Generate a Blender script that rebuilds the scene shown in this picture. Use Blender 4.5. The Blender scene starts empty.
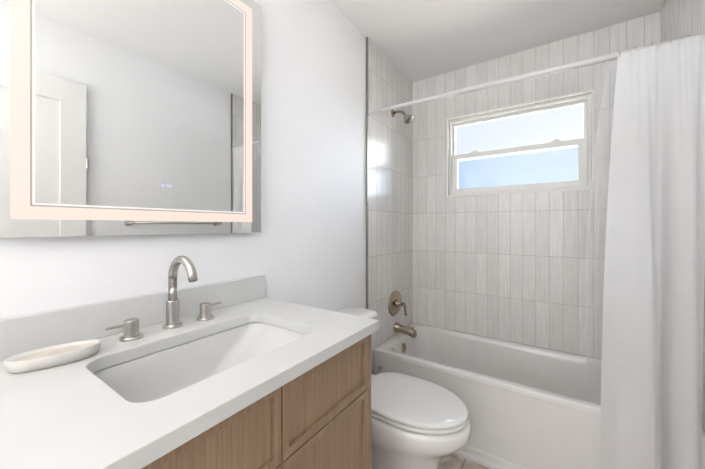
import bpy, bmesh, math, random
from mathutils import Vector, Matrix
random.seed(7)
S = bpy.context.scene
C = S.collection
PI = math.pi

# ------------------------------------------------------------------ camera
CX, H, YAW, FPX = 1.0169, 1.2153, 0.5962, 298.66
cd = bpy.data.cameras.new('camera'); cam = bpy.data.objects.new('camera', cd); C.objects.link(cam)
cam.location = (CX, 0.0, H); cam.rotation_euler = (PI/2, 0, YAW)
cd.sensor_fit = 'HORIZONTAL'; cd.sensor_width = 36.0; cd.lens = FPX/705*36.0
cd.shift_y = -8.42/705; cd.clip_start = 0.02
S.camera = cam

# ------------------------------------------------------------------ sky and exposure
S.view_settings.view_transform = 'Standard'; S.view_settings.look = 'None'
S.view_settings.gamma = 1.0; S.view_settings.use_curve_mapping = False
S.view_settings.exposure = 0.11
W = bpy.data.worlds.new('sky'); S.world = W; W.use_nodes = True
wn = W.node_tree.nodes; wl = W.node_tree.links; wn.clear()
wo = wn.new('ShaderNodeOutputWorld'); bg = wn.new('ShaderNodeBackground')
tc = wn.new('ShaderNodeTexCoord'); sx = wn.new('ShaderNodeSeparateXYZ')
# bright haze towards the east (+x), bluer sky towards the west
rp = wn.new('ShaderNodeValToRGB')
mr = wn.new('ShaderNodeMapRange'); mr.inputs['From Min'].default_value = -0.42; mr.inputs['From Max'].default_value = 0.12
wl.new(tc.outputs['Generated'], sx.inputs[0]); wl.new(sx.outputs['X'], mr.inputs['Value'])
wl.new(mr.outputs[0], rp.inputs[0])
rp.color_ramp.elements[0].color = (0.74, 0.84, 1.0, 1); rp.color_ramp.elements[1].color = (0.93, 0.95, 0.97, 1)
# brighter veil of cloud overhead, warm sunlit ground below the horizon
st = wn.new('ShaderNodeValToRGB'); mz = wn.new('ShaderNodeMapRange'); mz.inputs['From Min'].default_value = -1; mz.inputs['From Max'].default_value = 1
wl.new(sx.outputs['Z'], mz.inputs['Value']); wl.new(mz.outputs[0], st.inputs[0])
e = st.color_ramp.elements; e[0].position = 0.47; e[0].color = (0.35, 0.315, 0.27, 1); e[1].position = 0.505; e[1].color = (0.0345, 0.0345, 0.0345, 1)
q = e.new(0.70); q.color = (0.0345, 0.0345, 0.0345, 1); q = e.new(0.80); q.color = (0.9, 0.9, 0.9, 1)
mm = wn.new('ShaderNodeMixRGB'); mm.blend_type = 'MULTIPLY'; mm.inputs[0].default_value = 1.0
wl.new(rp.outputs[0], mm.inputs[1]); wl.new(st.outputs[0], mm.inputs[2])
wl.new(mm.outputs[0], bg.inputs['Color']); bg.inputs['Strength'].default_value = 30.0
wl.new(bg.outputs[0], wo.inputs[0])

def area(name, loc, rot, sx_, sy_, power, col):
    l = bpy.data.lights.new(name, 'AREA'); l.shape = 'RECTANGLE'; l.size = sx_; l.size_y = sy_
    l.energy = power; l.color = col
    o = bpy.data.objects.new(name, l); C.objects.link(o); o.location = loc; o.rotation_euler = rot
    return o
def bulb(name, loc, rad, power, col):
    l = bpy.data.lights.new(name, 'POINT'); l.shadow_soft_size = rad; l.energy = power; l.color = col
    o = bpy.data.objects.new(name, l); C.objects.link(o); o.location = loc
area('ceiling_light_glow', (0.95, -0.15, 2.375), (0, 0, 0), 0.5, 0.5, 2, (1.0, 0.975, 0.95))
area('bounced_flash', (0.70, -1.25, 1.30), (PI, 0, 0), 0.7, 0.7, 40, (1.0, 0.985, 0.97))
sn = bpy.data.lights.new('sun', 'SUN'); sn.energy = 10.0; sn.angle = math.radians(50); sn.color = (0.94, 0.97, 1.0)
so = bpy.data.objects.new('sun', sn); C.objects.link(so); so.rotation_euler = Vector((-0.72, -0.62, -0.26)).to_track_quat('-Z', 'Y').to_euler()
area('rear_fill', (0.76, -1.95, 1.25), (PI/2, 0, 0), 1.4, 2.2, 11, (0.97, 0.98, 1.0))  # soft fill light added behind the camera, in front of the closed wall

# ------------------------------------------------------------------ materials
def new_mat(name):
    m = bpy.data.materials.new(name); m.use_nodes = True
    return m, m.node_tree.nodes, m.node_tree.links, m.node_tree.nodes['Principled BSDF']

def simple(name, col, rough=0.5, metal=0.0, var=0.03, scale=12.0, bump=0.0, bscale=60.0, coat=0.0, spec=0.5):
    m, n, l, b = new_mat(name)
    t = n.new('ShaderNodeTexCoord'); ns = n.new('ShaderNodeTexNoise'); ns.inputs['Scale'].default_value = scale
    ns.inputs['Detail'].default_value = 3
    l.new(t.outputs['Object'], ns.inputs['Vector'])
    r = n.new('ShaderNodeValToRGB')
    r.color_ramp.elements[0].position = 0.3; r.color_ramp.elements[1].position = 0.7
    r.color_ramp.elements[0].color = tuple(c*(1-var) for c in col)+(1,)
    r.color_ramp.elements[1].color = tuple(min(1, c*(1+var)) for c in col)+(1,)
    l.new(ns.outputs[0], r.inputs[0]); l.new(r.outputs[0], b.inputs['Base Color'])
    b.inputs['Roughness'].default_value = rough; b.inputs['Metallic'].default_value = metal
    b.inputs['Coat Weight'].default_value = coat; b.inputs['Specular IOR Level'].default_value = spec
    if bump:
        n2 = n.new('ShaderNodeTexNoise'); n2.inputs['Scale'].default_value = bscale; n2.inputs['Detail'].default_value = 4
        l.new(t.outputs['Object'], n2.inputs['Vector'])
        bp = n.new('ShaderNodeBump'); bp.inputs['Strength'].default_value = bump; bp.inputs['Distance'].default_value = 0.002
        l.new(n2.outputs[0], bp.inputs['Height']); l.new(bp.outputs[0], b.inputs['Normal'])
    return m

M = {}
M['paint'] = simple('wall_paint', (0.85, 0.85, 0.86), 0.55, var=0.01, scale=3, bump=0.15, bscale=180)
M['ceiling'] = simple('ceiling_paint', (0.87, 0.86, 0.845), 0.8, var=0.01, scale=3)
M['trim'] = simple('trim_paint', (0.80, 0.79, 0.77), 0.35, var=0.01)
M['vinyl'] = simple('window_vinyl', (0.86, 0.85, 0.82), 0.35, var=0.01)
M['quartz'] = simple('white_quartz', (0.61, 0.61, 0.60), 0.32, var=0.02, scale=9)
M['ceramic'] = simple('white_ceramic', (0.62, 0.62, 0.615), 0.12, var=0.005, coat=0.4)
M['china'] = simple('toilet_china', (0.80, 0.79, 0.775), 0.08, var=0.005, coat=0.6)
M['plastic'] = simple('seat_plastic', (0.80, 0.795, 0.78), 0.08, var=0.005, coat=0.3)
M['acrylic'] = simple('tub_acrylic', (0.77, 0.755, 0.735), 0.16, var=0.008, coat=0.3)
M['rod'] = simple('rod_enamel', (0.68, 0.68, 0.67), 0.3, var=0.01)
M['dark'] = simple('gap_shade', (0.05, 0.035, 0.025), 0.8)
M['rubber'] = simple('dark_metal', (0.16, 0.15, 0.14), 0.4, metal=0.8)

def brushed(name, col, rough):
    m, n, l, b = new_mat(name)
    t = n.new('ShaderNodeTexCoord'); mp = n.new('ShaderNodeMapping'); mp.inputs['Scale'].default_value = (30, 30, 900)
    ns = n.new('ShaderNodeTexNoise'); ns.inputs['Scale'].default_value = 1.0
    l.new(t.outputs['Object'], mp.inputs[0]); l.new(mp.outputs[0], ns.inputs['Vector'])
    r = n.new('ShaderNodeValToRGB')
    r.color_ramp.elements[0].position = 0.25; r.color_ramp.elements[1].position = 0.75
    r.color_ramp.elements[0].color = tuple(c*0.85 for c in col)+(1,); r.color_ramp.elements[1].color = tuple(min(1, c*1.1) for c in col)+(1,)
    l.new(ns.outputs[0], r.inputs[0]); l.new(r.outputs[0], b.inputs['Base Color'])
    b.inputs['Metallic'].default_value = 1.0; b.inputs['Roughness'].default_value = rough
    return m
M['nickel'] = brushed('brushed_nickel', (0.50, 0.475, 0.45), 0.30)
M['bronze'] = brushed('champagne_nickel', (0.42, 0.345, 0.26), 0.24)
M['strip'] = brushed('edge_metal', (0.33, 0.32, 0.28), 0.40)

def tile_mat(name, axis, off):
    m, n, l, b = new_mat(name)
    t = n.new('ShaderNodeTexCoord'); sp = n.new('ShaderNodeSeparateXYZ'); cb = n.new('ShaderNodeCombineXYZ')
    l.new(t.outputs['Object'], sp.inputs[0]); l.new(sp.outputs[axis], cb.inputs['X']); l.new(sp.outputs['Z'], cb.inputs['Y'])
    mp = n.new('ShaderNodeMapping'); mp.inputs['Location'].default_value = (-off, -0.084, 0)
    l.new(cb.outputs[0], mp.inputs[0])
    br = n.new('ShaderNodeTexBrick'); br.offset = 0.0; br.squash = 1.0
    br.inputs['Scale'].default_value = 1.0; br.inputs['Brick Width'].default_value = 0.0772; br.inputs['Row Height'].default_value = 0.309
    br.inputs['Mortar Size'].default_value = 0.0016; br.inputs['Mortar Smooth'].default_value = 0.2; br.inputs['Bias'].default_value = 0.0
    br.inputs['Color1'].default_value = (0.81, 0.79, 0.77, 1); br.inputs['Color2'].default_value = (0.735, 0.72, 0.70, 1)
    br.inputs['Mortar'].default_value = (0.54, 0.52, 0.50, 1)
    l.new(mp.outputs[0], br.inputs['Vector'])
    # vertical streaks, lined up with each tile's length
    ms = n.new('ShaderNodeMapping'); ms.inputs['Scale'].default_value = (85, 5, 1)
    l.new(cb.outputs[0], ms.inputs[0])
    ns = n.new('ShaderNodeTexNoise'); ns.inputs['Scale'].default_value = 1.0; ns.inputs['Detail'].default_value = 5
    l.new(ms.outputs[0], ns.inputs['Vector'])
    r = n.new('ShaderNodeValToRGB'); r.color_ramp.elements[0].position = 0.3; r.color_ramp.elements[1].position = 0.68
    r.color_ramp.elements[0].color = (0.93, 0.925, 0.92, 1); r.color_ramp.elements[1].color = (1.04, 1.04, 1.04, 1)
    l.new(ns.outputs[0], r.inputs[0])
    mx = n.new('ShaderNodeMixRGB'); mx.blend_type = 'MULTIPLY'; mx.inputs[0].default_value = 1.0
    l.new(br.outputs['Color'], mx.inputs[1]); l.new(r.outputs[0], mx.inputs[2]); l.new(mx.outputs[0], b.inputs['Base Color'])
    b.inputs['Roughness'].default_value = 0.20
    # glaze ripple plus grout recess
    mb = n.new('ShaderNodeMapping'); mb.inputs['Scale'].default_value = (48, 7, 1); l.new(cb.outputs[0], mb.inputs[0])
    nb = n.new('ShaderNodeTexNoise'); nb.inputs['Scale'].default_value = 1.0; nb.inputs['Detail'].default_value = 3; l.new(mb.outputs[0], nb.inputs['Vector'])
    b1 = n.new('ShaderNodeBump'); b1.inputs['Strength'].default_value = 0.6; b1.inputs['Distance'].default_value = 0.006
    l.new(nb.outputs[0], b1.inputs['Height'])
    b2 = n.new('ShaderNodeBump'); b2.inputs['Strength'].default_value = 0.5; b2.inputs['Distance'].default_value = 0.001; b2.invert = True
    l.new(br.outputs['Fac'], b2.inputs['Height']); l.new(b1.outputs[0], b2.inputs['Normal'])
    l.new(b2.outputs[0], b.inputs['Normal'])
    return m
M['tile_x'] = tile_mat('stacked_tile_back', 'X', 0.0577)
M['tile_y'] = tile_mat('stacked_tile_side', 'Y', 0.003)

def floor_mat():
    m, n, l, b = new_mat('floor_stone')
    t = n.new('ShaderNodeTexCoord')
    br = n.new('ShaderNodeTexBrick'); br.offset = 0.5; br.inputs['Scale'].default_value = 1.0
    br.inputs['Brick Width'].default_value = 0.61; br.inputs['Row Height'].default_value = 0.305; br.inputs['Mortar Size'].default_value = 0.003
    br.inputs['Color1'].default_value = (0.70, 0.65, 0.58, 1); br.inputs['Color2'].default_value = (0.66, 0.60, 0.53, 1); br.inputs['Mortar'].default_value = (0.33, 0.29, 0.25, 1)
    l.new(t.outputs['Object'], br.inputs['Vector'])
    ns = n.new('ShaderNodeTexNoise'); ns.inputs['Scale'].default_value = 9; ns.inputs['Detail'].default_value = 8; ns.inputs['Distortion'].default_value = 1.2
    l.new(t.outputs['Object'], ns.inputs['Vector'])
    r = n.new('ShaderNodeValToRGB'); r.color_ramp.elements[0].position = 0.35; r.color_ramp.elements[1].position = 0.65
    r.color_ramp.elements[0].color = (0.62, 0.58, 0.54, 1); r.color_ramp.elements[1].color = (1.15, 1.15, 1.15, 1)
    l.new(ns.outputs[0], r.inputs[0])
    mx = n.new('ShaderNodeMixRGB'); mx.blend_type = 'MULTIPLY'; mx.inputs[0].default_value = 1
    l.new(br.outputs['Color'], mx.inputs[1]); l.new(r.outputs[0], mx.inputs[2]); l.new(mx.outputs[0], b.inputs['Base Color'])
    b.inputs['Roughness'].default_value = 0.4
    return m
M['floor'] = floor_mat()

def wood(name, scale):
    m, n, l, b = new_mat(name)
    t = n.new('ShaderNodeTexCoord'); mp = n.new('ShaderNodeMapping'); mp.inputs['Scale'].default_value = scale
    l.new(t.outputs['Object'], mp.inputs[0])
    ns = n.new('ShaderNodeTexNoise'); ns.inputs['Scale'].default_value = 1.0; ns.inputs['Detail'].default_value = 6; ns.inputs['Roughness'].default_value = 0.6
    l.new(mp.outputs[0], ns.inputs['Vector'])
    r = n.new('ShaderNodeValToRGB')
    r.color_ramp.elements[0].position = 0.33; r.color_ramp.elements[1].position = 0.66
    r.color_ramp.elements[0].color = (0.245, 0.158, 0.092, 1); r.color_ramp.elements[1].color = (0.345, 0.238, 0.150, 1)
    l.new(ns.outputs[0], r.inputs[0]); l.new(r.outputs[0], b.inputs['Base Color'])
    b.inputs['Roughness'].default_value = 0.42
    bp = n.new('ShaderNodeBump'); bp.inputs['Strength'].default_value = 0.25; bp.inputs['Distance'].default_value = 0.001
    l.new(ns.outputs[0], bp.inputs['Height']); l.new(bp.outputs[0], b.inputs['Normal'])
    return m
M['wood_v'] = wood('oak_vertical_grain', (110, 190, 5))
M['wood_h'] = wood('oak_horizontal_grain', (110, 7, 150))

def mirror_mat():
    m, n, l, b = new_mat('silvered_glass')
    b.inputs['Base Color'].default_value = (0.86, 0.87, 0.86, 1); b.inputs['Metallic'].default_value = 1; b.inputs['Roughness'].default_value = 0.0
    return m
M['mirror'] = mirror_mat()

def emit(name, col, s):
    m, n, l, b = new_mat(name)
    b.inputs['Base Color'].default_value = (0.25, 0.25, 0.25, 1); b.inputs['Roughness'].default_value = 0.5
    b.inputs['Emission Color'].default_value = col+(1,); b.inputs['Emission Strength'].default_value = s
    return m
M['led'] = emit('lit_frosted_band', (1.0, 0.75, 0.62), 0.70)
M['led2'] = emit('lit_thin_line', (1.0, 0.90, 0.85), 0.75)
M['icon'] = emit('touch_icon', (0.55, 0.55, 0.95), 0.55)
M['icon2'] = emit('touch_icon_pale', (0.66, 0.64, 0.85), 0.5)
M['groove'] = simple('band_groove', (0.42, 0.40, 0.38), 0.4)
M['lamp'] = emit('lamp_diffuser', (1.0, 0.96, 0.9), 1.5)

def pane(name, tint):
    m, n, l, b = new_mat(name); n.remove(b)
    o = n['Material Output']; tr = n.new('ShaderNodeBsdfTransparent'); gl = n.new('ShaderNodeBsdfGlossy'); mx = n.new('ShaderNodeMixShader')
    fr = n.new('ShaderNodeFresnel'); fr.inputs[0].default_value = 1.45
    tr.inputs[0].default_value = tint+(1,); gl.inputs['Roughness'].default_value = 0.12
    l.new(fr.outputs[0], mx.inputs[0]); l.new(tr.outputs[0], mx.inputs[1]); l.new(gl.outputs[0], mx.inputs[2]); l.new(mx.outputs[0], o.inputs[0])
    return m
M['pane'] = pane('clear_pane', (0.97, 0.975, 0.98))
M['pane_blue'] = pane('screened_pane', (0.80, 0.87, 0.95))

def cloth(name, col, transp, transl, weave=900):
    m, n, l, b = new_mat(name); n.remove(b); o = n['Material Output']
    t = n.new('ShaderNodeTexCoord')
    ns = n.new('ShaderNodeTexNoise'); ns.inputs['Scale'].default_value = 14; ns.inputs['Detail'].default_value = 4
    l.new(t.outputs['Object'], ns.inputs['Vector'])
    r = n.new('ShaderNodeValToRGB'); r.color_ramp.elements[0].color = tuple(c*0.97 for c in col)+(1,); r.color_ramp.elements[1].color = tuple(min(1, c*1.03) for c in col)+(1,)
    l.new(ns.outputs[0], r.inputs[0])
    d = n.new('ShaderNodeBsdfDiffuse'); tl = n.new('ShaderNodeBsdfTranslucent'); tp = n.new('ShaderNodeBsdfTransparent')
    l.new(r.outputs[0], d.inputs[0]); l.new(r.outputs[0], tl.inputs[0])
    w = n.new('ShaderNodeTexNoise'); w.inputs['Scale'].default_value = 6; w.inputs['Detail'].default_value = 6
    l.new(t.outputs['Object'], w.inputs['Vector'])
    bp = n.new('ShaderNodeBump'); bp.inputs['Strength'].default_value = 0.25; bp.inputs['Distance'].default_value = 0.01
    l.new(w.outputs[0], bp.inputs['Height']); l.new(bp.outputs[0], d.inputs['Normal'])
    m1 = n.new('ShaderNodeMixShader'); m1.inputs[0].default_value = transl; l.new(d.outputs[0], m1.inputs[1]); l.new(tl.outputs[0], m1.inputs[2])
    m2 = n.new('ShaderNodeMixShader'); m2.inputs[0].default_value = transp; l.new(m1.outputs[0], m2.inputs[1]); l.new(tp.outputs[0], m2.inputs[2])
    l.new(m2.outputs[0], o.inputs[0])
    return m
M['cloth'] = cloth('white_curtain_cloth', (0.93, 0.92, 0.92), 0.12, 0.5)
M['hem'] = cloth('liner_hem', (0.98, 0.98, 1.0), 0.25, 0.4)
M['liner'] = cloth('sheer_liner', (0.98, 0.98, 1.0), 0.79, 0.6)

def dish_mat(nm, ca, cb_):
    m, n, l, b = new_mat(nm)
    t = n.new('ShaderNodeTexCoord'); ns = n.new('ShaderNodeTexNoise'); ns.inputs['Scale'].default_value = 22; ns.inputs['Detail'].default_value = 5; ns.inputs['Distortion'].default_value = 1.5
    l.new(t.outputs['Object'], ns.inputs['Vector'])
    r = n.new('ShaderNodeValToRGB'); r.color_ramp.elements[0].position = 0.35; r.color_ramp.elements[1].position = 0.7
    r.color_ramp.elements[0].color = ca; r.color_ramp.elements[1].color = cb_
    l.new(ns.outputs[0], r.inputs[0]); l.new(r.outputs[0], b.inputs['Base Color']); b.inputs['Roughness'].default_value = 0.3
    return m
M['marble'] = dish_mat('pale_marble', (0.66, 0.65, 0.63, 1), (0.62, 0.59, 0.55, 1))
M['beige_marble'] = dish_mat('beige_marble', (0.58, 0.54, 0.48, 1), (0.52, 0.46, 0.38, 1))

# ------------------------------------------------------------------ helpers
def link(name, bm, mat, parent=None, smooth=False, bevel=0.0, origin=None):
    bmesh.ops.recalc_face_normals(bm, faces=bm.faces)
    me = bpy.data.meshes.new(name)
    bm.to_mesh(me); bm.free()
    if smooth:
        for p in me.polygons: p.use_smooth = True
    o = bpy.data.objects.new(name, me); C.objects.link(o)
    me.materials.append(mat)
    if bevel:
        md = o.modifiers.new('bevel', 'BEVEL'); md.width = bevel; md.segments = 3; md.limit_method = 'ANGLE'; md.angle_limit = math.radians(35)
        for p in me.polygons: p.use_smooth = True
        wn_ = o.modifiers.new('wn', 'WEIGHTED_NORMAL'); wn_.keep_sharp = True
    if parent:
        o.parent = parent; o.matrix_parent_inverse = Matrix.Translation(-parent.location)
    return o

def thing(name, label, cat, loc=(0, 0, 0), group=None):
    o = bpy.data.objects.new(name, None); C.objects.link(o); o.location = loc; o.empty_display_size = 0.05
    o['label'] = label; o['category'] = cat
    if group: o['group'] = group
    return o
def tag(o, label, cat, group=None):
    o['label'] = label; o['category'] = cat
    if group: o['group'] = group
    return o
def struct(o):
    o['kind'] = 'structure'; return o

def box(bm, a, b):
    x0, y0, z0 = a; x1, y1, z1 = b
    vs = [bm.verts.new(p) for p in [(x0,y0,z0),(x1,y0,z0),(x1,y1,z0),(x0,y1,z0),(x0,y0,z1),(x1,y0,z1),(x1,y1,z1),(x0,y1,z1)]]
    for f in [(0,3,2,1),(4,5,6,7),(0,1,5,4),(1,2,6,5),(2,3,7,6),(3,0,4,7)]: bm.faces.new([vs[i] for i in f])
    return bm
def B(a, b): return box(bmesh.new(), a, b)

def loft(bm, rings, cap0=True, cap1=True):
    R = [[bm.verts.new(p) for p in r] for r in rings]
    n = len(R[0])
    for i in range(len(R)-1):
        for j in range(n):
            bm.faces.new([R[i][j], R[i][(j+1) % n], R[i+1][(j+1) % n], R[i+1][j]])
    if cap0: bm.faces.new(R[0][::-1])
    if cap1: bm.faces.new(R[-1])
    return bm

def frame(d):
    d = d.normalized(); u = Vector((0, 0, 1)) if abs(d.z) < 0.9 else Vector((1, 0, 0))
    a = d.cross(u).normalized(); b = d.cross(a).normalized(); return a, b
def tube(bm, pts, rad, seg=20):
    pts = [Vector(p) for p in pts]
    if not hasattr(rad, '__len__'): rad = [rad]*len(pts)
    rings = []; a = b = None
    for i, p in enumerate(pts):
        d = (pts[min(i+1, len(pts)-1)]-pts[max(i-1, 0)]).normalized()
        if a is None: a, b = frame(d)
        else:
            a = (a-d*a.dot(d)).normalized(); b = d.cross(a).normalized()
        rings.append([p+a*math.cos(2*PI*k/seg)*rad[i]+b*math.sin(2*PI*k/seg)*rad[i] for k in range(seg)])
    return loft(bm, rings)
def lathe(bm, base, axis, prof, seg=32, sa=1.0, sb=1.0):
    """prof: list of (distance along axis, radius)"""
    ax = Vector(axis).normalized(); a, b = frame(ax); base = Vector(base)
    rings = [[base+ax*t+a*math.cos(2*PI*k/seg)*r*sa+b*math.sin(2*PI*k/seg)*r*sb for k in range(seg)] for t, r in prof]
    return loft(bm, rings)
def rrect(x0, x1, y0, y1, r, z, n=6):
    out = []
    for cx, cy, a0 in [(x1-r, y1-r, 0), (x0+r, y1-r, PI/2), (x0+r, y0+r, PI), (x1-r, y0+r, 1.5*PI)]:
        for k in range(n+1):
            a = a0+PI/2*k/n; out.append((cx+r*math.cos(a), cy+r*math.sin(a), z))
    return out
def ringplate(bm, y0, y1, z0, z1, w, x0, x1, wt=None):
    """rectangular ring in a yz plane with width w"""
    def rect(a, b_, c, d): return [(a, c), (b_, c), (b_, d), (a, d)]
    O = rect(y0, y1, z0, z1); I = rect(y0+w, y1-w, z0+w, z1-w)
    V = [[bm.verts.new((x, p[0], p[1])) for p in P] for x in (x0, x1) for P in (O, I)]
    for j in range(4):
        k = (j+1) % 4
        bm.faces.new([V[2][j], V[2][k], V[3][k], V[3][j]]); bm.faces.new([V[0][j], V[1][j], V[1][k], V[0][k]])
        bm.faces.new([V[0][j], V[0][k], V[2][k], V[2][j]]); bm.faces.new([V[1][j], V[3][j], V[3][k], V[1][k]])
    return bm
def ring_xz(bm, x0, x1, z0, z1, w, y0, y1):
    """rectangular ring facing -y; w = (left, right, bottom, top) widths"""
    O = [(x0, z0), (x1, z0), (x1, z1), (x0, z1)]; I = [(x0+w[0], z0+w[2]), (x1-w[1], z0+w[2]), (x1-w[1], z1-w[3]), (x0+w[0], z1-w[3])]
    V = [[bm.verts.new((p[0], y, p[1])) for p in P] for y in (y0, y1) for P in (O, I)]
    for j in range(4):
        k = (j+1) % 4
        bm.faces.new([V[2][j], V[2][k], V[3][k], V[3][j]]); bm.faces.new([V[0][j], V[1][j], V[1][k], V[0][k]])
        bm.faces.new([V[0][j], V[0][k], V[2][k], V[2][j]]); bm.faces.new([V[1][j], V[3][j], V[3][k], V[1][k]])
    return bm

# ------------------------------------------------------------------ room shell
FZ, CZ = -0.06, 2.44
RX, YB, YF, YS = 1.524, 2.397, -2.0, 1.663
WX0, WX1, WZ0, WZ1 = 0.310, 1.208, 1.455, 2.062          # window opening
struct(link('floor', B((-0.1, YF-0.1, FZ-0.1), (RX+0.1, YB+0.15, FZ)), M['floor']))
struct(link('ceiling', B((-0.1, YF-0.1, CZ), (RX+0.1, YB+0.15, CZ+0.1)), M['ceiling']))
struct(link('wall_left', B((-0.1, YF, FZ), (-0.001, YB+0.15, CZ)), M['paint']))
struct(link('wall_right', B((RX, YF, FZ), (RX+0.1, YB+0.15, CZ)), M['paint']))
struct(link('wall_front', B((-0.1, YF-0.1, FZ), (RX+0.1, YF, CZ)), M['paint']))
T = 0.010
bm = bmesh.new(); box(bm, (-0.001, YS, FZ), (T, YB, CZ)); struct(link('wall_left_tile', bm, M['tile_y']))
struct(link('wall_right_tile', B((RX-T, YS, FZ), (RX, YB, CZ)), M['tile_y']))
bm = ring_xz(bmesh.new(), 0.0, RX, FZ, CZ, (WX0, RX-WX1, WZ0-FZ, CZ-WZ1), YB, YB+0.15); struct(link('wall_back', bm, M['tile_x']))
struct(link('trim_1', B((-0.001, YS-0.010, FZ), (T+0.003, YS, CZ-0.001)), M['strip']))
struct(link('trim_2', B((RX-T-0.003, YS-0.010, FZ), (RX, YS, CZ-0.001)), M['strip']))
def baseboard(name, a, b):
    struct(link(name, B(a, b), M['trim'], bevel=0.003))
baseboard('baseboard_left', (0, 0.83, FZ), (0.014, YS-0.011, FZ+0.10))
baseboard('baseboard_right', (RX-0.014, 0.70, FZ), (RX, YS-0.011, FZ+0.10))

# window
win = struct(thing('window_1', '', '', (0.75, YB+0.05, WZ0)))
for k in ('label', 'category'): del win[k]
link('finish_strip', ring_xz(bmesh.new(), WX0-0.009, WX1+0.009, WZ0-0.009, WZ1+0.009, (0.011,)*4, YB-0.006, YB+0.004), M['vinyl'], win, bevel=0.001)
link('window_frame', ring_xz(bmesh.new(), WX0, WX1, WZ0, WZ1, (0.016, 0.016, 0.020, 0.018), YB+0.035, YB+0.12), M['vinyl'], win, bevel=0.002)
us = link('upper_sash', ring_xz(bmesh.new(), WX0+0.017, WX1-0.017, 1.745, WZ1-0.019, (0.016, 0.018, 0.03, 0.020), YB+0.080, YB+0.105), M['vinyl'], win, bevel=0.002)
link('pane', B((WX0+0.03, YB+0.092, 1.77), (WX1-0.03, YB+0.096, WZ1-0.03)), M['pane'], us)
ls = link('lower_sash', ring_xz(bmesh.new(), WX0+0.017, WX1-0.017, WZ0+0.021, 1.785, (0.044, 0.050, 0.038, 0.038), YB+0.045, YB+0.072), M['vinyl'], win, bevel=0.002)
link('pane', B((WX0+0.055, YB+0.057, WZ0+0.05), (WX1-0.06, YB+0.061, 1.755)), M['pane_blue'], ls)
for xl in (0.50, 1.02):
    bm = bmesh.new()
    box(bm, (xl-0.03, YB+0.048, 1.785), (xl+0.03, YB+0.070, 1.793)); box(bm, (xl-0.012, YB+0.044, 1.793), (xl+0.018, YB+0.066, 1.803))
    link('sash_lock', bm, M['vinyl'], ls, bevel=0.002)

# door (seen in the mirror): open leaf resting by the right wall
dr = struct(thing('door_1', '', '', (1.48, 0.2, FZ)))
for k in ('label', 'category'): del dr[k]
DY0, DY1, DZ1 = -0.15, 0.615, 2.10
def ring_yz4(bm, y0, y1, z0, z1, w, x0, x1):
    O = [(y0, z0), (y1, z0), (y1, z1), (y0, z1)]; I = [(y0+w[0], z0+w[2]), (y1-w[1], z0+w[2]), (y1-w[1], z1-w[3]), (y0+w[0], z1-w[3])]
    V = [[bm.verts.new((x, p[0], p[1])) for p in P] for x in (x0, x1) for P in (O, I)]
    for j in range(4):
        k = (j+1) % 4
        bm.faces.new([V[2][j], V[2][k], V[3][k], V[3][j]]); bm.faces.new([V[0][j], V[1][j], V[1][k], V[0][k]])
        bm.faces.new([V[0][j], V[0][k], V[2][k], V[2][j]]); bm.faces.new([V[1][j], V[3][j], V[3][k], V[1][k]])
    return bm
link('door_frame', ring_yz4(bmesh.new(), DY0, DY1, FZ+0.01, DZ1, (0.12, 0.12, 0.2, 0.135), 1.485, 1.52), M['trim'], dr, bevel=0.002)
link('door_panel', B((1.497, DY0+0.11, FZ+0.2), (1.512, DY1-0.11, DZ1-0.12)), M['trim'], dr)
bm = bmesh.new(); tube(bm, [(1.484, DY1+0.004, 1.58), (1.484, DY1+0.004, 1.64)], 0.006, 12); link('hinge', bm, M['nickel'], dr)

# ceiling light above the entry, behind the camera
cl = thing('ceiling_light', 'round flush ceiling light near the entry door', 'light', (0.95, -0.15, CZ))
link('housing', lathe(bmesh.new(), (0.95, -0.15, CZ), (0, 0, -1), [(0, 0.17), (0.03, 0.17), (0.035, 0.165)], 48), M['trim'], cl, smooth=False)
link('diffuser', lathe(bmesh.new(), (0.95, -0.15, CZ-0.035), (0, 0, -1), [(0, 0.155), (0.012, 0.14), (0.018, 0.08), (0.019, 0.01)], 48), M['lamp'], cl, smooth=True)

# ------------------------------------------------------------------ bathtub
TY0, TY1, TZ = 1.735, YB-0.001, 0.393
TX0, TX1 = T+0.001, RX-T-0.001
tub = thing('bathtub', 'white alcove bathtub with flat apron below the window', 'bathtub', (0.76, 2.06, FZ))
bm = bmesh.new()
rings = []
def ins(d0, d1, df, db, r, z):  # inset left,right,front,back
    return rrect(TX0+d0, TX1-d1, TY0+df, TY1-db, r, z, 8)
rings.append(ins(0, 0, 0, 0, 0.004, FZ))
rings.append(ins(0, 0, 0, 0, 0.004, FZ+0.001))
rings.append(ins(0, 0, 0.003, 0, 0.005, 0.358))
rings.append(ins(0, 0, 0.0, 0, 0.005, 0.360))
rings.append(ins(0, 0, 0.0, 0, 0.006, 0.386))
rings.append(ins(0.002, 0.002, 0.002, 0.002, 0.008, 0.391))
rings.append(ins(0.006, 0.006, 0.006, 0.006, 0.012, 0.393))
rings.append(ins(0.060, 0.08, 0.042, 0.022, 0.075, 0.393))
rings.append(ins(0.068, 0.09, 0.050, 0.028, 0.085, 0.389))
rings.append(ins(0.076, 0.10, 0.056, 0.036, 0.095, 0.378))
rings.append(ins(0.082, 0.12, 0.060, 0.042, 0.10, 0.355))
rings.append(ins(0.100, 0.20, 0.075, 0.060, 0.12, 0.20))
rings.append(ins(0.125, 0.28, 0.095, 0.080, 0.14, 0.06))
rings.append(ins(0.165, 0.34, 0.130, 0.115, 0.13, 0.015))
rings.append(ins(0.22, 0.40, 0.18, 0.16, 0.10, 0.003))
loft(bm, rings)
link('basin', bm, M['acrylic'], tub, smooth=True)
tub.children[0].data.set_sharp_from_angle(angle=math.radians(50))
bm = bmesh.new()
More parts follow.
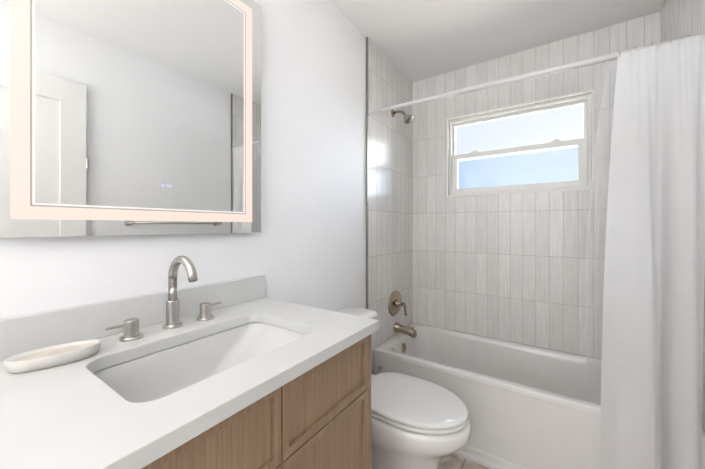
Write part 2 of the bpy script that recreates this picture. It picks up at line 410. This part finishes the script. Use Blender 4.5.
yz = [(TY0+0.004, FZ), (TY0-0.030, FZ), (TY0-0.030, FZ+0.018), (TY0-0.026, FZ+0.022), (TY0-0.012, FZ+0.024), (TY0-0.010, FZ+0.052), (TY0+0.004, FZ+0.058)]
loft(bm, [[(x, y, z) for y, z in yz] for x in (TX0, TX1)])
link('apron_foot', bm, M['acrylic'], tub, bevel=0.002)
# overflow plate on the end of the basin
ov = link('overflow_plate', lathe(bmesh.new(), (TX0+0.086, 2.02, 0.322), (1, 0, 0.12), [(-0.004, 0.034), (0.004, 0.034), (0.008, 0.030), (0.010, 0.010)], 32), M['bronze'], tub, smooth=True)
link('drain', lathe(bmesh.new(), (0.36, 2.065, 0.002), (0, 0, 1), [(0, 0.035), (0.004, 0.033), (0.006, 0.012)], 24), M['bronze'], tub, smooth=True)

# ------------------------------------------------------------------ tub filler, valve, shower head (on the left tiled wall)
sp = thing('tub_spout', 'brushed champagne tub spout with pull-up diverter over the tub end', 'faucet', (T, 2.07, 0.425))
bm = bmesh.new()
def spr(x, y, z, w, h, n=24, p=2.6):
    out = []
    for k in range(n):
        a = 2*PI*k/n; ca, sa = math.cos(a), math.sin(a)
        out.append((x, y+w*math.copysign(abs(ca)**(2/p), ca), z+h*math.copysign(abs(sa)**(2/p), sa)))
    return out
SY = 2.07
loft(bm, [spr(T-0.002, SY, 0.444, 0.036, 0.036), spr(T+0.010, SY, 0.444, 0.036, 0.036), spr(T+0.016, SY, 0.443, 0.031, 0.031),
          spr(0.06, SY, 0.440, 0.029, 0.028), spr(0.11, SY, 0.436, 0.030, 0.028), spr(0.145, SY, 0.429, 0.031, 0.030), spr(0.166, SY, 0.421, 0.028, 0.027), spr(0.172, SY, 0.419, 0.019, 0.017)])
link('spout_body', bm, M['bronze'], sp, smooth=True)
link('diverter_knob', lathe(bmesh.new(), (0.148, SY, 0.455), (0, 0, 1), [(0, 0.004), (0.007, 0.004), (0.009, 0.008), (0.014, 0.008), (0.016, 0.004)], 16), M['bronze'], sp, smooth=True)

VY, VZ = 2.05, 0.632
va = thing('shower_valve', 'brushed champagne shower valve with oval plate and lever on left tiled wall', 'shower valve', (T, VY, VZ))
link('escutcheon', lathe(bmesh.new(), (T-0.002, VY, VZ), (1, 0, 0), [(0, 0.094), (0.008, 0.094), (0.014, 0.088), (0.019, 0.06), (0.021, 0.02)], 40, 1.12, 1.0), M['bronze'], va, smooth=True)
ha = link('handle_hub', lathe(bmesh.new(), (T+0.016, VY, VZ), (1, 0, 0), [(0, 0.032), (0.012, 0.026), (0.022, 0.018), (0.035, 0.013), (0.055, 0.011), (0.066, 0.014), (0.070, 0.008)], 28), M['bronze'], va, smooth=True)
bm = bmesh.new()
tube(bm, [(T+0.060, VY, VZ+0.002), (T+0.078, VY+0.002, VZ), (T+0.086, VY+0.004, VZ-0.018), (T+0.088, VY+0.004, VZ-0.045), (T+0.092, VY+0.004, VZ-0.078)], [0.014, 0.013, 0.011, 0.009, 0.010], 16)
link('lever', bm, M['bronze'], va, smooth=True)

HY, HZ = 2.02, 2.060
sh = thing('wall_shower', 'small brushed nickel shower head on curved arm near ceiling', 'shower head', (T, HY, HZ))
link('flange', lathe(bmesh.new(), (T-0.002, HY, HZ), (1, 0, 0), [(0, 0.030), (0.006, 0.029), (0.012, 0.018), (0.014, 0.012)], 28), M['bronze'], sh, smooth=True)
bm = bmesh.new()
tube(bm, [(T, HY, HZ), (0.05, HY, HZ+0.003), (0.085, HY, HZ-0.006), (0.102, HY, HZ-0.022), (0.114, HY, HZ-0.040)], 0.0105, 16)
link('arm', bm, M['bronze'], sh, smooth=True)
ax = Vector((0.62, -0.1, -0.78))
link('head', lathe(bmesh.new(), (0.107, HY, HZ-0.032), ax, [(0, 0.013), (0.010, 0.016), (0.018, 0.013), (0.026, 0.020), (0.044, 0.034), (0.056, 0.037), (0.061, 0.036), (0.063, 0.031)], 32), M['nickel'], sh, smooth=True)
bm = lathe(bmesh.new(), Vector((0.107, HY, HZ-0.032))+ax.normalized()*0.0625, ax, [(0, 0.030), (0.002, 0.028), (0.003, 0.01)], 28)
link('spray_face', bm, M['rubber'], sh, smooth=True)

# ------------------------------------------------------------------ vanity
VX = 0.540; CT, CB = 0.919, 0.890; CY0, CY1, CXF = -0.09, 0.825, 0.5586
SX0, SX1, SY0, SY1 = 0.165, 0.455, 0.205, 0.662
van = thing('vanity_cabinet', 'warm oak vanity cabinet with slim framed drawer fronts', 'cabinet', (0.27, 0.37, FZ))
bm = bmesh.new()
box(bm, (0.001, 0.790, FZ), (VX, 0.808, CB-0.001)); box(bm, (0.001, -0.072, FZ), (VX, -0.054, CB-0.001))
box(bm, (0.001, -0.054, FZ+0.09), (VX-0.022, 0.790, FZ+0.108)); box(bm, (0.001, -0.054, FZ), (0.010, 0.79, CB-0.001))
box(bm, (0.45, -0.054, FZ), (0.462, 0.79, FZ+0.09))
link('carcass', bm, M['wood_v'], van, bevel=0.001)
link('gap_shade_sheet', B((VX-0.030, -0.052, FZ+0.11), (VX-0.024, 0.788, CB-0.003)), M['dark'], van)  # near-black sheet that paints the shade seen through the front and panel gaps
def front(name, y0, y1, z0, z1, w=0.019):
    bm = ring_yz4(bmesh.new(), y0, y1, z0, z1, (w, w, w, w), VX-0.020, VX)
    f = link(name, bm, M['wood_h'] if False else M['wood_v'], van)
    link('panel', B((VX-0.022, y0+w+0.0016, z0+w+0.0016), (VX-0.008, y1-w-0.0016, z1-w-0.0016)), M['wood_v'], f)
    return f
YM = 0.438
front('drawer_front', YM+0.002, 0.787, 0.7165, CB-0.006)
front('drawer_front', -0.050, YM-0.002, 0.7165, CB-0.006)
front('drawer_front', YM+0.002, 0.787, 0.36, 0.7125)
front('drawer_front', YM+0.002, 0.787, 0.055, 0.357)
front('door', -0.050, YM-0.002, 0.055, 0.7125)

def worktop():
    bm = bmesh.new()
    inner = lambda z, e=0: rrect(SX0-e, SX1+e, SY0-e, SY1+e, 0.045, z, 8)
    n = len(inner(0))
    outer = []
    for p in inner(0):   # project inner points radially to the outer rectangle
        cx, cy = (SX0+SX1)/2, (SY0+SY1)/2; dx, dy = p[0]-cx, p[1]-cy
        t = 1e9
        for v, lo, hi, c0 in ((dx, 0.0, CXF, cx), (dy, CY0, CY1, cy)):
            if v > 1e-9: t = min(t, (hi-c0)/v)
            elif v < -1e-9: t = min(t, (lo-c0)/v)
        outer.append([cx+dx*t, cy+dy*t])
    for corner in [(CXF, CY1), (0.0, CY1), (0.0, CY0), (CXF, CY0)]:  # snap nearest to the corners
        j = min(range(n), key=lambda i: (outer[i][0]-corner[0])**2+(outer[i][1]-corner[1])**2); outer[j] = list(corner)
    o = lambda z: [(p[0], p[1], z) for p in outer]
    R = [[bm.verts.new(q) for q in r] for r in (inner(CB), inner(CT-0.0015), inner(CT, 0.0015), o(CT), o(CB))]
    for i in range(5):
        a, b_ = R[i], R[(i+1) % 5]
        for j in range(n): bm.faces.new([a[j], a[(j+1) % n], b_[(j+1) % n], b_[j]])
    return bm
ct = thing('countertop', 'white quartz countertop with square sink cutout on the oak vanity', 'countertop', (0.27, 0.37, CB))
o = link('slab', worktop(), M['quartz'], ct)
md = o.modifiers.new('bevel', 'BEVEL'); md.width = 0.0015; md.segments = 2; md.limit_method = 'ANGLE'; md.angle_limit = math.radians(60)
tag(link('backsplash', B((0.0, CY0, CT+0.0002), (0.020, CY1, 1.010)), M['quartz'], bevel=0.0012), 'low white quartz backsplash strip standing on countertop against the left wall', 'backsplash')

sk = thing('sink', 'white rectangular undermount sink set in the quartz countertop', 'sink', (0.31, 0.433, 0.76))
bm = bmesh.new()
def sr(i, r, z): return rrect(SX0-0.004+i[0], SX1+0.004-i[1], SY0-0.004+i[2], SY1+0.004-i[3], r, z, 8)
rings = [sr((-0.014,)*4, 0.05, CB-0.001), sr((0,)*4, 0.047, CB-0.001), sr((0.003,)*4, 0.048, CB-0.008),
         sr((0.012, 0.012, 0.02, 0.05), 0.055, 0.84), sr((0.024, 0.024, 0.035, 0.12), 0.06, 0.79),
         sr((0.040, 0.040, 0.055, 0.165), 0.06, 0.768), sr((0.07, 0.07, 0.09, 0.20), 0.05, 0.760), sr((0.12, 0.12, 0.18, 0.22), 0.02, 0.757)]
loft(bm, rings, cap0=False)
o = link('bowl', bm, M['ceramic'], sk, smooth=True)
md = o.modifiers.new('solid', 'SOLIDIFY'); md.thickness = 0.008; md.offset = -1
link('drain', lathe(bmesh.new(), (0.31, 0.40, 0.757), (0, 0, 1), [(0, 0.03), (0.003, 0.03), (0.005, 0.022), (0.006, 0.008)], 28), M['nickel'], sk, smooth=True)

# ------------------------------------------------------------------ faucet
FX = 0.082
fa = thing('faucet', 'brushed nickel widespread faucet with gooseneck spout and two lever handles', 'faucet', (FX, 0.43, CT))
bm = lathe(bmesh.new(), (FX, 0.432, CT), (0, 0, 1), [(0, 0.025), (0.006, 0.025), (0.008, 0.0235), (0.008, 0.0168), (0.076, 0.0168), (0.078, 0.0155), (0.078, 0.011)], 36)
link('spout_base', bm, M['nickel'], fa, bevel=0.0006)
pts = [(FX, 0.432, CT+0.07), (FX, 0.432, CT+0.145)]
R_ = 0.056
for k in range(0, 15):
    a = PI - k/14*PI*0.88
    pts.append((FX+R_+R_*math.cos(a), 0.432, CT+0.145+R_*math.sin(a)))
ex = pts[-1]; pts.append((ex[0]+0.007, 0.432, ex[2]-0.020))
bm = bmesh.new(); tube(bm, pts, 0.0116, 24)
link('spout', bm, M['nickel'], fa, smooth=True, bevel=0)
bm = lathe(bmesh.new(), (pts[-1][0], 0.432, pts[-1][2]), (0.3, 0, -0.95), [(0, 0.0095), (0.0012, 0.009)], 20); link('aerator', bm, M['rubber'], fa)
def handle(y, s):
    bm = lathe(bmesh.new(), (FX+0.008, y, CT), (0, 0, 1), [(0, 0.0255), (0.005, 0.0255), (0.007, 0.024), (0.007, 0.0168), (0.047, 0.0168), (0.049, 0.0155)], 36)
    h = link('handle', bm, M['nickel'], fa, bevel=0.0006)
    bm = bmesh.new(); tube(bm, [(FX+0.008, y+s*0.012, CT+0.038), (FX+0.008, y+s*0.054, CT+0.040)], [0.0038, 0.0038], 14)
    link('lever', bm, M['nickel'], h, bevel=0.0006)
handle(0.325, -1); handle(0.527, 1)

# ------------------------------------------------------------------ soap dish: pointed boat-shaped bowl
ds = bmesh.new()
def boat(cx, cy, ang, L, Wd, z, p=1.0, n=40):
    out = []
    for k in range(n):
        a = 2*PI*k/n; u = math.cos(a); v = math.sin(a)
        x = L*u; y = Wd*math.copysign(abs(v)**0.95, v)
        out.append((cx+x*math.cos(ang)-y*math.sin(ang), cy+x*math.sin(ang)+y*math.cos(ang), z))
    return out
DX, DYc, DA = 0.120, 0.176, math.radians(79)
prof = [(0.064, 0.025, 0.0), (0.069, 0.030, 0.003), (0.074, 0.036, 0.014), (0.075, 0.038, 0.026), (0.074, 0.037, 0.028), (0.070, 0.033, 0.026), (0.063, 0.027, 0.019), (0.050, 0.018, 0.016), (0.02, 0.006, 0.015)]
loft(ds, [boat(DX, DYc, DA, L, w, CT+z) for L, w, z in prof])
sd_ = link('soap_dish', ds, M['marble'], smooth=True)
w_ = bmesh.new(); loft(w_, [boat(DX, DYc, DA, L, w, CT+z) for L, w, z in [(0.0655, 0.0285, 0.0222), (0.062, 0.0262, 0.0195), (0.050, 0.018, 0.0172), (0.02, 0.006, 0.0165)]], cap0=False)
link('well', w_, M['beige_marble'], sd_, smooth=True)
tag(sd_, 'pale marble boat-shaped soap dish on the counter left of the faucet', 'soap dish')

# ------------------------------------------------------------------ lit mirror
MX = 0.030
mi = thing('lighted_mirror', 'rectangular wall mirror with warm lit frosted border above the sink', 'mirror', (0.0, 0.435, 1.19))
link('back_housing', B((0.0, 0.11, 1.225), (MX-0.005, 0.76, 2.07)), M['trim'], mi)
link('mirror_glass', B((MX-0.005, 0.076, 1.190), (MX, 0.794, 2.108)), M['mirror'], mi)
link('light_band', ringplate(bmesh.new(), 0.120, 0.7505, 1.2306, 2.068, 0.030, MX, MX+0.0008), M['led'], mi)
link('band_groove', ringplate(bmesh.new(), 0.150, 0.7205, 1.2606, 2.038, 0.0035, MX, MX+0.0006), M['groove'], mi)
link('light_line', ringplate(bmesh.new(), 0.1535, 0.717, 1.2641, 2.0345, 0.0045, MX, MX+0.0008), M['led2'], mi)
td = link('touch_display', B((MX, 0.4225, 1.334), (MX+0.0006, 0.4360, 1.3435)), M['icon'], mi)
link('touch_icon', B((MX, 0.4385, 1.334), (MX+0.0006, 0.4530, 1.3435)), M['icon2'], mi)

# ------------------------------------------------------------------ toilet
TC = 1.287
to = thing('toilet', 'white elongated toilet with closed lid between vanity and bathtub', 'toilet', (0.35, TC, FZ))
def egg(xb, xf, hw, z, back=0.6, n=48, xm=None, p=2.0, sq=False):
    """egg outline: back flatter at xb, nose at xf"""
    xm = xb+(xf-xb)*0.46 if xm is None else xm; out = []
    for k in range(n):
        a = 2*PI*k/n; c, s = math.cos(a), math.sin(a)
        if c >= 0: x = xm+(xf-xm)*c; y = hw*s
        else:
            e = 0.28 if sq else 2/3.4
            x = xm-(xm-xb)*abs(c)**e; y = hw*math.copysign(abs(s)**(0.5 if sq else 0.82), s)*(1-(1-back)*abs(c)**(0.9 if sq else 1.6))
        out.append((x, TC+y, z))
    return out
bm = bmesh.new()
loft(bm, [egg(0.16, 0.610, 0.130, FZ, 0.5, xm=0.47), egg(0.16, 0.606, 0.127, FZ+0.015, 0.5, xm=0.47), egg(0.16, 0.590, 0.114, 0.04, 0.45, xm=0.47), egg(0.16, 0.592, 0.114, 0.16, 0.45, xm=0.47),
          egg(0.16, 0.610, 0.128, 0.215, 0.55, xm=0.45), egg(0.16, 0.650, 0.166, 0.270, 0.8), egg(0.17, 0.705, 0.188, 0.310, 0.8), egg(0.18, 0.728, 0.196, 0.345, 0.8), egg(0.18, 0.728, 0.195, 0.375, 0.8), egg(0.18, 0.722, 0.190, 0.387, 0.8), egg(0.18, 0.708, 0.182, 0.391, 0.8), egg(0.19, 0.66, 0.15, 0.392, 0.8)])
link('bowl', bm, M['china'], to, smooth=True)
bm = bmesh.new()
loft(bm, [egg(0.235, 0.708, 0.178, 0.3935, 0.74, sq=True), egg(0.230, 0.716, 0.184, 0.398, 0.74, sq=True), egg(0.230, 0.716, 0.184, 0.408, 0.74, sq=True), egg(0.235, 0.710, 0.179, 0.413, 0.74, sq=True)])
link('seat', bm, M['plastic'], to, smooth=True)
bm = bmesh.new()
loft(bm, [egg(0.235, 0.708, 0.178, 0.4145, 0.74, sq=True), egg(0.230, 0.718, 0.185, 0.419, 0.74, sq=True), egg(0.230, 0.718, 0.185, 0.427, 0.74, sq=True), egg(0.233, 0.714, 0.182, 0.4325, 0.74, sq=True), egg(0.240, 0.700, 0.173, 0.435, 0.74, sq=True), egg(0.27, 0.64, 0.13, 0.4365, 0.74, sq=True), egg(0.36, 0.5, 0.04, 0.4375, 0.74, sq=True)])
link('lid', bm, M['plastic'], to, smooth=True)
for s in (-1, 1):
    bm = bmesh.new(); box(bm, (0.198, TC+s*0.075-0.018, 0.3925), (0.232, TC+s*0.075+0.018, 0.425)); link('hinge', bm, M['plastic'], to, bevel=0.005)
bm = bmesh.new()
loft(bm, [rrect(0.03, 0.17, TC-0.130, TC+0.130, 0.03, 0.36), rrect(0.02, 0.175, TC-0.138, TC+0.138, 0.03, 0.385), rrect(0.012, 0.18, TC-0.143, TC+0.143, 0.03, 0.40), rrect(0.008, 0.185, TC-0.150, TC+0.150, 0.03, 0.710)])
link('tank', bm, M['china'], to, bevel=0.004)
bm = bmesh.new()
loft(bm, [rrect(0.004, 0.205, TC-0.168, TC+0.168, 0.03, 0.711), rrect(0.003, 0.210, TC-0.174, TC+0.174, 0.034, 0.717), rrect(0.003, 0.210, TC-0.174, TC+0.174, 0.034, 0.735), rrect(0.010, 0.20, TC-0.165, TC+0.165, 0.035, 0.745), rrect(0.03, 0.17, TC-0.15, TC+0.15, 0.03, 0.749)])
link('tank_lid', bm, M['china'], to, smooth=True)
bm = lathe(bmesh.new(), (0.185, TC-0.10, 0.66), (1, 0, 0), [(0, 0.014), (0.01, 0.014), (0.014, 0.008)], 20); tube(bm, [(0.197, TC-0.10, 0.66), (0.199, TC-0.05, 0.652)], 0.006, 12)
link('flush_lever', bm, M['nickel'], to, smooth=True)
for s in (-1, 1):
    link('bolt_cap', lathe(bmesh.new(), (0.30, TC+s*0.108, FZ), (0, 0, 1), [(0, 0.018), (0.012, 0.016), (0.020, 0.008)], 16), M['china'], to, smooth=True)

# water stop on the wall beside the toilet, towards the tub
wv = thing('shutoff_valve', 'small nickel water shutoff valve between toilet and tub apron', 'valve', (0.0, 1.688, 0.25))
bm = bmesh.new(); tube(bm, [(T, 1.688, 0.25), (0.086, 1.688, 0.25)], 0.007, 14); tube(bm, [(0.086, 1.688, 0.236), (0.086, 1.688, 0.300)], 0.008, 14)
link('valve_body', bm, M['nickel'], wv, smooth=True)
link('wall_flange', lathe(bmesh.new(), (T, 1.688, 0.25), (1, 0, 0), [(0, 0.020), (0.004, 0.018), (0.007, 0.010)], 20), M['nickel'], wv, smooth=True)
link('valve_cap', lathe(bmesh.new(), (0.086, 1.688, 0.299), (0, 0, 1), [(0, 0.014), (0.007, 0.015), (0.010, 0.012)], 18), M['nickel'], wv, smooth=True)

# ------------------------------------------------------------------ towel bar on the right wall (seen in the mirror)
tb = thing('towel_bar', 'slim brushed nickel towel bar on wall, seen in the mirror', 'towel bar', (RX, 1.18, 1.235))
bm = bmesh.new(); tube(bm, [(RX-0.065, 0.83, 1.238), (RX-0.065, 1.52, 1.238)], 0.008, 16); link('bar', bm, M['nickel'], tb, smooth=True)
for y in (0.85, 1.50):
    link('post', lathe(bmesh.new(), (RX, y, 1.238), (-1, 0, 0), [(0, 0.022), (0.006, 0.022), (0.010, 0.012), (0.060, 0.010), (0.076, 0.013), (0.080, 0.008)], 24), M['nickel'], tb, smooth=True)

# ------------------------------------------------------------------ curtain rod, rings, curtain and liner
RY, RZ = 1.680, 1.955
rd = thing('shower_curtain_rod', 'white telescoping shower rod across the tub alcove', 'curtain rod', (0.76, RY, RZ))
bm = bmesh.new(); tube(bm, [(T+0.004, RY, RZ+0.002), (0.62, RY, RZ-0.007)], 0.0108, 24); link('inner_tube', bm, M['rod'], rd, smooth=True)
bm = bmesh.new(); tube(bm, [(0.56, RY, RZ-0.0061), (0.561, RY, RZ-0.0061), (RX-T-0.004, RY, RZ-0.020)], [0.0110, 0.0135, 0.0135], 24); link('outer_tube', bm, M['rod'], rd, smooth=True)
for x, d in ((T, 1), (RX-T, -1)):
    link('end_cap', lathe(bmesh.new(), (x, RY, RZ+(0.002 if d > 0 else -0.020)), (d, 0, 0), [(0, 0.017), (0.010, 0.017), (0.018, 0.013)], 24), M['rod'], rd, smooth=True)

def cr(P, t):
    n = len(P)-1; s = t*n; i = min(int(s), n-1); f = s-i
    p0, p1, p2, p3 = P[max(i-1, 0)], P[i], P[i+1], P[min(i+2, n)]
    return tuple(0.5*((2*b)+(c-a)*f+(2*a-5*b+4*c-d)*f*f+(3*b-a-3*c+d)*f**3) for a, b, c, d in zip(p0, p1, p2, p3))
def sheet(name, top, bot, z0, z1, wfun, nu, nv, mat, rip=0.0, mid=None, thick=0.0012):
    bm = bmesh.new(); G = []
    for j in range(nv+1):
        h = j/nv; w = wfun(h); row = []
        for i in range(nu+1):
            u = i/nu; a = cr(top, u); b_ = cr(bot, u)
            x = a[0]*(1-w)+b_[0]*w; y = a[1]*(1-w)+b_[1]*w
            if mid: mx_, my_ = mid(u, h); x += mx_; y += my_
            y += rip*math.exp(-h*5)*math.sin(u*2*PI*9)
            row.append(bm.verts.new((x, y, z0+(z1-z0)*h)))
        G.append(row)
    for j in range(nv):
        for i in range(nu): bm.faces.new([G[j][i], G[j][i+1], G[j+1][i+1], G[j+1][i]])
    o = link(name, bm, mat, smooth=True)
    return o
topc = [(1.233+0.0270*k, 1.659+(0.004 if k % 2 else -0.004)) for k in range(11)]
botc = [(1.172, 1.615), (1.225, 1.585), (1.285, 1.583), (1.336, 1.598), (1.344, 1.69), (1.372, 1.705), (1.384, 1.625), (1.420, 1.590), (1.447, 1.602), (1.452, 1.665), (1.478, 1.690)]
cu = sheet('shower_curtain', topc, botc, 1.933, 0.02, lambda h: 1-(1-h)**2.2, 150, 60, M['cloth'], rip=0.0035)
tag(cu, 'white fabric shower curtain pulled to the right side of the tub', 'curtain')
topl = [(1.218+0.029*k, 1.703+(0.006 if k % 2 else -0.004)) for k in range(11)]
botl = [(1.138, 1.835), (1.178, 1.865), (1.195, 1.835), (1.235, 1.865), (1.270, 1.835), (1.300, 1.865), (1.330, 1.835), (1.365, 1.860), (1.40, 1.84), (1.43, 1.855), (1.45, 1.85)]
def lmid(u, h):
    e = (1-u)**2*math.sin(PI*min(1, h*1.05)**0.8)
    return -0.030*e, 0.055*e
ln = sheet('shower_liner', topl, botl, 1.933, 0.26, lambda h: h**0.8, 130, 50, M['liner'], mid=lmid)
tag(ln, 'sheer translucent liner hanging inside the tub behind the curtain', 'curtain liner')
bm = bmesh.new(); G = []
for j in range(51):
    h = j/50; w = h**0.8; row = []
    for u in (0.0, 0.005, 0.010):
        a = cr(topl, u); b_ = cr(botl, u); m_ = lmid(u, h)
        row.append(bm.verts.new((a[0]*(1-w)+b_[0]*w+m_[0], a[1]*(1-w)+b_[1]*w+m_[1]-0.0015, 1.933+(0.26-1.933)*h)))
    G.append(row)
for j in range(50):
    for i in range(2): bm.faces.new([G[j][i], G[j][i+1], G[j+1][i+1], G[j+1][i]])
link('hem', bm, M['hem'], ln, smooth=True)
lbl = ['leftmost curtain ring at the free edge of the curtain', 'second curtain ring from the free edge', 'third curtain ring from the free edge', 'fourth curtain ring from the free edge', 'fifth curtain ring from the free edge', 'curtain ring closest to the right tiled wall']
for k in range(6):
    x = 1.240+k*0.050
    bm = bmesh.new()
    pts = [(x, RY+0.0185*math.cos(a), RZ+0.0185*math.sin(a)) for a in [2*PI*q/24 for q in range(24)]]
    rr = []
    for q in range(24):
        a = 2*PI*q/24; c = Vector((x, RY+0.0205*math.cos(a), RZ-0.022+0.0205*math.sin(a))); rd_ = Vector((0, math.cos(a), math.sin(a)))
        rr.append([c+rd_*0.0018*math.cos(b_)+Vector((1, 0, 0))*0.0018*math.sin(b_) for b_ in [2*PI*w/8 for w in range(8)]])
    rr.append(rr[0]); loft(bm, rr, False, False); bmesh.ops.remove_doubles(bm, verts=bm.verts, dist=1e-6)
    tag(link('curtain_ring', bm, M['nickel'], smooth=True), 'small metal '+lbl[k], 'curtain ring', 'curtain rings on the shower rod')
